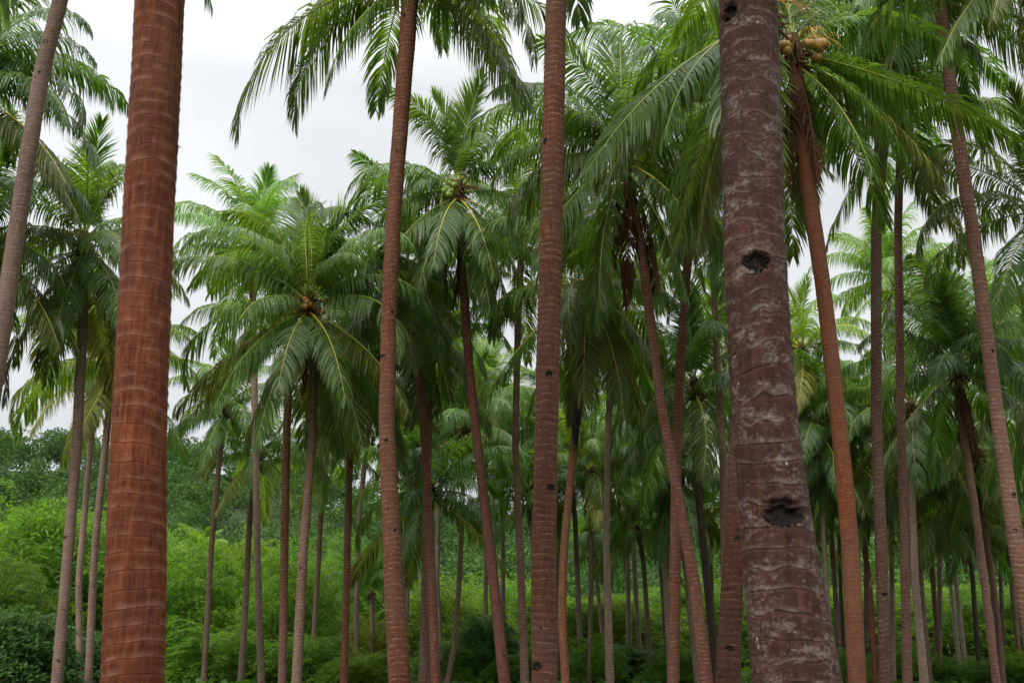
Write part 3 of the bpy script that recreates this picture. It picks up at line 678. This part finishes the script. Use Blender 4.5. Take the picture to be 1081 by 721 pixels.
p('palm with dense crown between the leaning grey trunk and the big red trunk', 'grey', 27, [12, 11, 10.5, 10, 9], 0,
  [(60, 721), (72, 580), (81, 473), (88, 330), (88, 258)], near=True, hi=1, btint=(0.97, 0.82, 0.80), tint=G1, spacing=.08,
  crown=HANG, dead=[(200, 1.1), (230, .9)], scars=[(71, 567, .04, .04), (69, 642, .05, .05), (64, 697, .05, .04)])
p('dark brown straight trunk right of the orange-red trunk, its crown near the top edge', 'brown', 23.5, [13, 12.5, 11, 11, 11], 0,
  [(935, 721), (930, 580), (925, 440), (925, 240), (940, 65)], near=True, hi=1, btint=(0.91, 0.82, 0.82), tint=G2, ky=0, crown='A2B3C4D4E4F3', scars=[(932, 627, .06, .05)])
p('slender brown trunk standing third to the right of the lichen-covered trunk', 'brown', 27, [10.5, 9.5, 8.5, 8.5, 8], 0,
  [(958, 721), (955, 580), (951, 440), (948, 240), (951, 135)], near=True, hi=1, btint=(1.14, 0.93, 0.91), tint=G1, crown='A2B3C4D4E4F4')
p('tall slanting brown trunk near the right edge with rough bark and dark knots', 'brown', 20.5, [18, 17, 14, 13.5, 13, 13], 0,
  [(1090, 680), (1074, 580), (1053, 440), (1030, 265), (1006, 110), (991, -8)], near=True, hi=1, btint=(1.31, 1.08, 1.05), tint=G2, ky=0, amp=.07,
  crown='A2B3C4D5E5F3', scars=[(1067, 523, .05, .05), (1068, 560, .04, .04), (1045, 372, .04, .04), (1040, 330, .03, .03)])
p('palm with dark spreading crown and dead frond skirt, near the right edge', 'brown', 30, [8.5, 8, 7.5, 8, 8], 0,
  [(1052, 721), (1041, 630), (1030, 540), (1016, 450), (1010, 388)], near=True, hi=1, btint=(1.25, 1.08, 1.03), tint=G4,
  crown='A3B5C5D5E5F3', dead=[(260, .8), (310, .8), (200, .7), (30, .8), (80, .8)])
p('palm with a blackened slanting trunk just right of the thick middle trunk', 'burnt', 27, [9, 9, 8.5, 8.5, 8], 0,
  [(597, 721), (593, 640), (596, 570), (606, 470), (622, 302)], near=True, hi=1, btint=(1.14, 1.14, 1.14), tint=G1, crown=HANG)
# --- partly outside the frame
p('palm outside the left edge with fronds across the top left corner', 'grey', 21, 12, 11, [(-92, 640), (-70, 400), (-48, 85)], near=True, tint=G4,
  crown=[('D', 0, 1), ('D', 15, 1), ('E', 345, 1.05), ('E', 5, 1), ('F', 350, 1), ('C', 350, 1), ('D', 340, 1), ('C', 30, 1), ('F', 20, 1), ('B', 10, 1), ('B', 200, 1), ('C', 150, 1), ('D', 180, 1), ('E', 200, 1), ('E', 100, 1), ('A', 0, 1), ('D', 90, 1), ('D', 260, 1), ('E', 280, 1)])
p('dark palm at the left edge under the hanging fronds', 'grey', 25, 10, 9, [(-40, 700), (-34, 480), (-26, 250)], tint=G4, crown=HANG, dead=[(330, 1)])
p('palm outside the top right corner, its dark browning fronds hanging in', 'brown', 15.5, 18, 17, [(1190, 700), (1150, 400), (1105, -70)], near=True, tint=(.9, .85, .8),
  crown=[('D', 190, .9), ('E', 200, .8), ('F1', 215, .9), ('F', 190, .85), ('E', 230, .8), ('F1', 240, .9), ('D', 160, 1), ('C', 180, 1), ('E', 150, 1), ('D', 30, 1), ('D', 330, 1), ('C', 60, 1), ('B', 200, 1), ('B', 20, 1), ('E', 350, 1), ('A', 0, 1), ('G1', 210, .9), ('C', 120, 1)])
p('palm cut off by the right edge with fronds level with the white sky gap', 'brown', 24, 11, 10, [(1140, 700), (1120, 450), (1098, 222)], near=True, tint=G1, crown=SM)
p('palm cut off by the right edge below the level of the sky gap', 'brown', 33, 8, 8, [(1098, 700), (1094, 560), (1088, 405)], tint=G2, crown=MID)
# --- farther palms
p('thin greyish trunk left of the big red trunk, farther from it of the two', 'grey', 38, 7, 6, [(84, 721), (83, 613), (95, 480), (105, 378)], tint=G3, btint=(0.91, 0.78, 0.75), crown=SM)
p('thin greyish trunk touching the left side of the big red trunk', 'grey', 33, 8, 7, [(93, 721), (100, 580), (110, 480), (121, 385)], tint=(1.4, 1.3, .7), btint=(0.91, 0.78, 0.75), crown=SM, nuts=[('g', 270, 4)])
p('thin dark trunk just right of the big red trunk, ending below the round crown', 'brown', 42, 6, 5.5, [(215, 721), (223, 580), (232, 480), (238, 432)], tint=G1, crown='A2B3C4D5E5F4', dead=[(290, .5), (250, .5)], sc=.85)
p('thin trunk under the pale fronds left of the low round crown', 'brown', 44, 7, 6, [(254, 721), (257, 680), (264, 540), (274, 478)], tint=G5, crown=SM, sc=.85)
p('palm behind the low round crown, pale grey-green top against the sky', 'grey', 36, 7.5, 7, [(276, 721), (272, 600), (269, 430), (266, 264)], near=True, tint=(1.1, 1.2, 1.35), btint=(0.91, 0.80, 0.78), crown='A3B5C4D5E5F3')
p('reddish trunk just left of the trunk of the low round crown', 'rust', 32, 9, 8, [(298, 721), (302, 480), (306, 350)], tint=G1, crown=SM)
p('short thin palm right of the low round crown, dark sheath under its fronds', 'brown', 46, 5.5, 5, [(328, 721), (337, 580), (342, 480)], tint=G3, crown='B3C4D5E5F2', dead=[(260, .4)], sc=.8)
p('straight thin trunk left of the spotted mid-size trunk', 'rust', 34, 8, 7, [(363, 721), (366, 613), (369, 480), (375, 372)], tint=G1, btint=(0.91, 0.85, 0.85), crown=HANG, dead=[(180, .8)])
p('slightly curved thin trunk closest to the left side of the spotted mid-size trunk', 'brown', 43, 6, 5, [(377, 721), (376, 640), (379, 547), (386, 480), (392, 420)], tint=G2, crown=SM)
p('brown trunk in front of the crossing pair right of the spotted trunk', 'rust', 30, [10.5, 9.5, 9, 9, 8], 0, [(460, 721), (455, 600), (449, 470), (440, 372), (430, 288)], near=True, btint=(0.85, 0.78, 0.78), tint=G2, crown=MID, hi=1)
p('brown trunk behind the crossing pair right of the spotted trunk', 'brown', 34, 8.5, 8, [(446, 721), (449, 600), (452, 470), (454, 365)], tint=G1, btint=(1.25, 1.14, 1.14), crown='A2B3C5D5E5F4')
p('pale slender trunk with a small tidy crown below the upright palm', 'grey', 44, 5.5, 5, [(466, 721), (461, 613), (463, 530), (469, 470), (474, 396)], near=True, tint=G5, crown='A2B3C4D5E5F4', dead=[(330, .8)])
p('slim trunk with a dark dead skirt right of the pale slender trunk', 'grey', 42, 5.5, 5, [(472, 721), (479, 687), (485, 613), (488, 540), (490, 450)], btint=(0.80, 0.68, 0.63), tint=G2, crown=SM, dead=[(200, .7), (270, .75), (330, .7)])
p('palm with long arching fronds low behind the crossing pair', 'brown', 39, 6, 6, [(452, 705), (453, 600), (455, 520)], tint=G2, crown='A2B3C4D5E5F4')
p('thin grey trunk low between the slanting brown trunk and the thick middle trunk', 'grey', 50, 5, 5, [(533, 715), (531, 640), (530, 466)], tint=G3, crown=SM)
p('slender trunk touching the left side of the thick middle trunk, young crown at mid height', 'brown', 34, [9, 8, 7, 7, 7], 0, [(554, 721), (549, 580), (544, 470), (546, 373), (550, 262)], near=True, hi=1, tint=G1, btint=(1.31, 1.14, 1.14), crown='A2B4C5D5E5F3')
p('pale trunk right of the blackened slanting trunk', 'grey', 34, [9, 7.5, 6.5, 6.5], 0, [(644, 721), (640, 580), (642, 460), (647, 318)], near=True, hi=1, tint=G1, btint=(1.03, 0.91, 0.89), crown=MID)
p('thin trunk low beside the foot of the blackened slanting trunk', 'grey', 46, 6, 5, [(614, 721), (611, 647), (607, 547), (603, 492)], tint=G2, btint=(0.85, 0.80, 0.80), crown=SM)
p('very thin trunk left of the small star-shaped palm', 'grey', 54, 4, 4, [(640, 712), (633, 640), (627, 588)], tint=G2, crown='B3C4D5E4', sc=.8)
p('thin leaning trunk directly left of the small star-shaped palm trunk', 'brown', 52, 4.5, 4, [(667, 712), (662, 613), (652, 515)], tint=G4, crown=SM, sc=.9)
p('small star-shaped palm low in the gap right of the pale trunk', 'brown', 47, 5, 5, [(688, 721), (683, 647), (679, 590), (673, 560)], near=True, tint=G1, crown='A1B3C3D4E5F3', sc=.72)
p('grey trunk close behind the left side of the crossing trunks', 'grey', 42, 5.5, 5.5, [(707, 712), (703, 613), (700, 507), (696, 440)], tint=G2, crown=MID)
p('thin trunk seen just left of the grey trunk behind the crossing trunks', 'brown', 55, 4, 4, [(704, 705), (698, 607), (690, 532)], tint=G2, crown=SM)
p('lighter thin trunk between the feet of the crossing trunks', 'grey', 42, 6, 5, [(736, 721), (725, 613), (712, 500)], tint=G4, btint=(0.91, 0.80, 0.78), crown=MID)
p('dark trunk with arching crown behind the crossing trunks, left of the lichen-covered trunk', 'black', 33, [8, 8, 7.5, 7], 0, [(756, 710), (743, 580), (735, 500), (733, 410)], near=True, hi=1, tint=G2, btint=(1.48, 1.25, 1.25), crown='A2B3C4D4E5F4')
p('straight pinkish trunk close along the left side of the lichen-covered trunk', 'grey', 32, [9, 8, 7, 7], 0, [(766, 700), (764, 500), (757, 373), (750, 225)], near=True, hi=1, tint=G1, btint=(1.03, 0.82, 0.80), crown=MID)
p('far palm with yellowing fronds in the gap right of the lichen-covered trunk', 'grey', 42, 5, 5, [(862, 705), (856, 560), (846, 370)], tint=(1.35, 1.2, .8), crown=MID)
p('pale grey trunk low between the lichen-covered trunk and the orange-red trunk', 'grey', 42, 5.5, 5.5, [(879, 715), (871, 597), (866, 513), (863, 450)], tint=G4, crown=MID)
p('darker trunk beside the pale grey one, close to the orange-red trunk', 'brown', 45, 5.5, 5, [(888, 712), (880, 600), (873, 480)], tint=G2, crown=SM)
p('thinnest trunk touching the left side of the orange-red trunk', 'black', 54, 4.5, 4, [(891, 706), (886, 590), (884, 500)], tint=G4, btint=(1.60, 1.60, 1.48), crown=SM)
p('slanting thin trunk in the gap right of the orange-red trunk', 'rust', 42, 6, 5, [(924, 712), (918, 613), (907, 547), (893, 480)], tint=G2, btint=(0.80, 0.68, 0.66), crown=MID)
p('far palm whose small crown shows against the sky between the two brown straight trunks', 'grey', 44, 5, 5, [(943, 705), (941, 560), (938, 300)], near=True, tint=G5, crown='A2B5C6D6E5F2')
p('pale ringed trunk just right of the slender brown trunk', 'grey', 38, [9, 8, 7.5, 7], 0, [(975, 712), (966, 613), (962, 507), (962, 430)], hi=1, tint=G4, btint=(1.08, 0.97, 0.93), crown=MID)
p('brown trunk behind the pale ringed trunk on the right', 'brown', 42, 6.5, 6, [(980, 708), (969, 580), (960, 545)], tint=G1, crown='B3C4D6E5F2')
p('dark thin trunk in the middle of the lower right gap', 'brown', 48, 5.5, 5, [(993, 712), (983, 590), (977, 505)], tint=G2, btint=(0.91, 0.80, 0.80), crown=SM)
p('left one of two thin grey trunks in the lower right gap', 'grey', 55, 4.5, 4, [(1014, 710), (1003, 613), (996, 570)], tint=G2, crown='B3C4D5E4', sc=.8)
p('right one of two thin grey trunks in the lower right gap', 'grey', 52, 4.5, 4.5, [(1020, 710), (1008, 603), (1000, 520)], tint=G3, crown=SM)
p('small palm with star-shaped crown at the lower right, left of the slanting pair', 'black', 45, 5, 5, [(1034, 712), (1026, 600), (1018, 552)], near=True, tint=G2, btint=(1.60, 1.48, 1.37), crown='A1B4C4D5E4F2', sc=.85)
p('slanting trunk crossing behind the trunk of the dark spreading crown', 'brown', 40, 6.5, 6, [(1058, 715), (1053, 650), (1038, 547), (1030, 478)], tint=G2, btint=(0.97, 0.85, 0.85), crown=MID)
p('thin dark trunk left of the last trunk in the right corner', 'black', 54, 4, 4, [(1060, 708), (1056, 600), (1054, 520)], tint=G4, btint=(1.60, 1.48, 1.37), crown=SM)
p('last thin trunk in the lower right corner', 'brown', 46, 5, 5, [(1078, 712), (1066, 597), (1060, 500)], tint=G2, crown=MID)
p('far palm crown showing between the upright palm and the thick middle trunk', 'grey', 48, 5, 5, [(512, 700), (513, 560), (514, 425)], tint=G1, crown=MID)
p('far palm crown just right of the thick middle trunk near the ground', 'grey', 46, 5, 5, [(590, 705), (588, 600), (586, 455)], tint=G2, crown=MID)
p('far crown right of the blackened trunk in front of the sky gap', 'grey', 50, 5, 5, [(676, 705), (670, 600), (664, 430)], tint=G3, crown=MID)
p('far crown above the low gap between the straight pinkish trunk and the leaning trunk', 'grey', 46, 5, 5, [(776, 700), (772, 560), (770, 360)], tint=G1, crown=MID)
p('far pale crown behind the right edge palms', 'grey', 50, 5, 5, [(1050, 700), (1046, 560), (1042, 330)], tint=G5, crown=MID)
# --- low palms between the stems
LOW = 'A1B3C3D4E4F3'
for lb, bk, D, u0, u1, v, tn, sc in (
    ('low bright palm in the gap left of the thick middle trunk, below the slender trunk', 'grey', 44, 563, 561, 520, (1.2, 1.2, 1), .85),
    ('low palm between the pale trunk and the blackened slanting trunk', 'brown', 43, 622, 624, 500, (1.2, 1.15, .9), .85),
    ('low bright palm right of the pale trunk, above the star-shaped one', 'grey', 50, 664, 660, 478, (1.3, 1.3, 1.1), .9),
    ('low palm in the gap directly left of the lichen-covered trunk', 'brown', 46, 752, 748, 545, (1.2, 1.2, 1), .85),
    ('low bright palm directly right of the lichen-covered trunk', 'grey', 50, 853, 850, 545, (1.3, 1.25, .9), .85),
    ('low palm between the orange-red trunk and the dark straight trunk', 'brown', 48, 915, 912, 440, (1.2, 1.2, 1), .95),
    ('low bright palm between the dark straight trunk and the slender brown trunk', 'grey', 54, 940, 940, 500, (1.35, 1.3, 1), .85),
    ('low palm right of the pale ringed trunk, under the dark spreading crown', 'brown', 50, 992, 990, 470, (1.2, 1.2, 1), .9),
    ('low palm at the right edge below the tall slanting trunk', 'grey', 44, 1088, 1084, 500, (1.2, 1.2, 1), .9),
    ('low palm close to the right side of the spotted mid-size trunk', 'grey', 47, 428, 430, 470, (1.25, 1.25, 1), .9)):
    p(lb, bk, D, 5, 5, [(u0, 706), ((u0 + u1) / 2 + 1, 620), (u1, v)], tint=tn, crown=LOW, sc=sc)
# --- young palms in the undergrowth
p('young palm sprouting from the bright thicket right of the big red trunk', 'brown', 57, 5, 5, [(210, 700), (210, 640), (210, 590)], tint=(1.3, 1.3, 1), crown='A2B5C5', sc=.55, name='young_palm', group='young palms in the undergrowth', stalks=0)
p('young palm beside the spotted mid-size trunk, left of its lower part', 'brown', 46, 5, 5, [(393, 700), (393, 660), (392, 628)], tint=(.9, 1.1, 1.1), crown='A2B5C5D2', sc=.6, name='young_palm', group='young palms in the undergrowth', stalks=0)
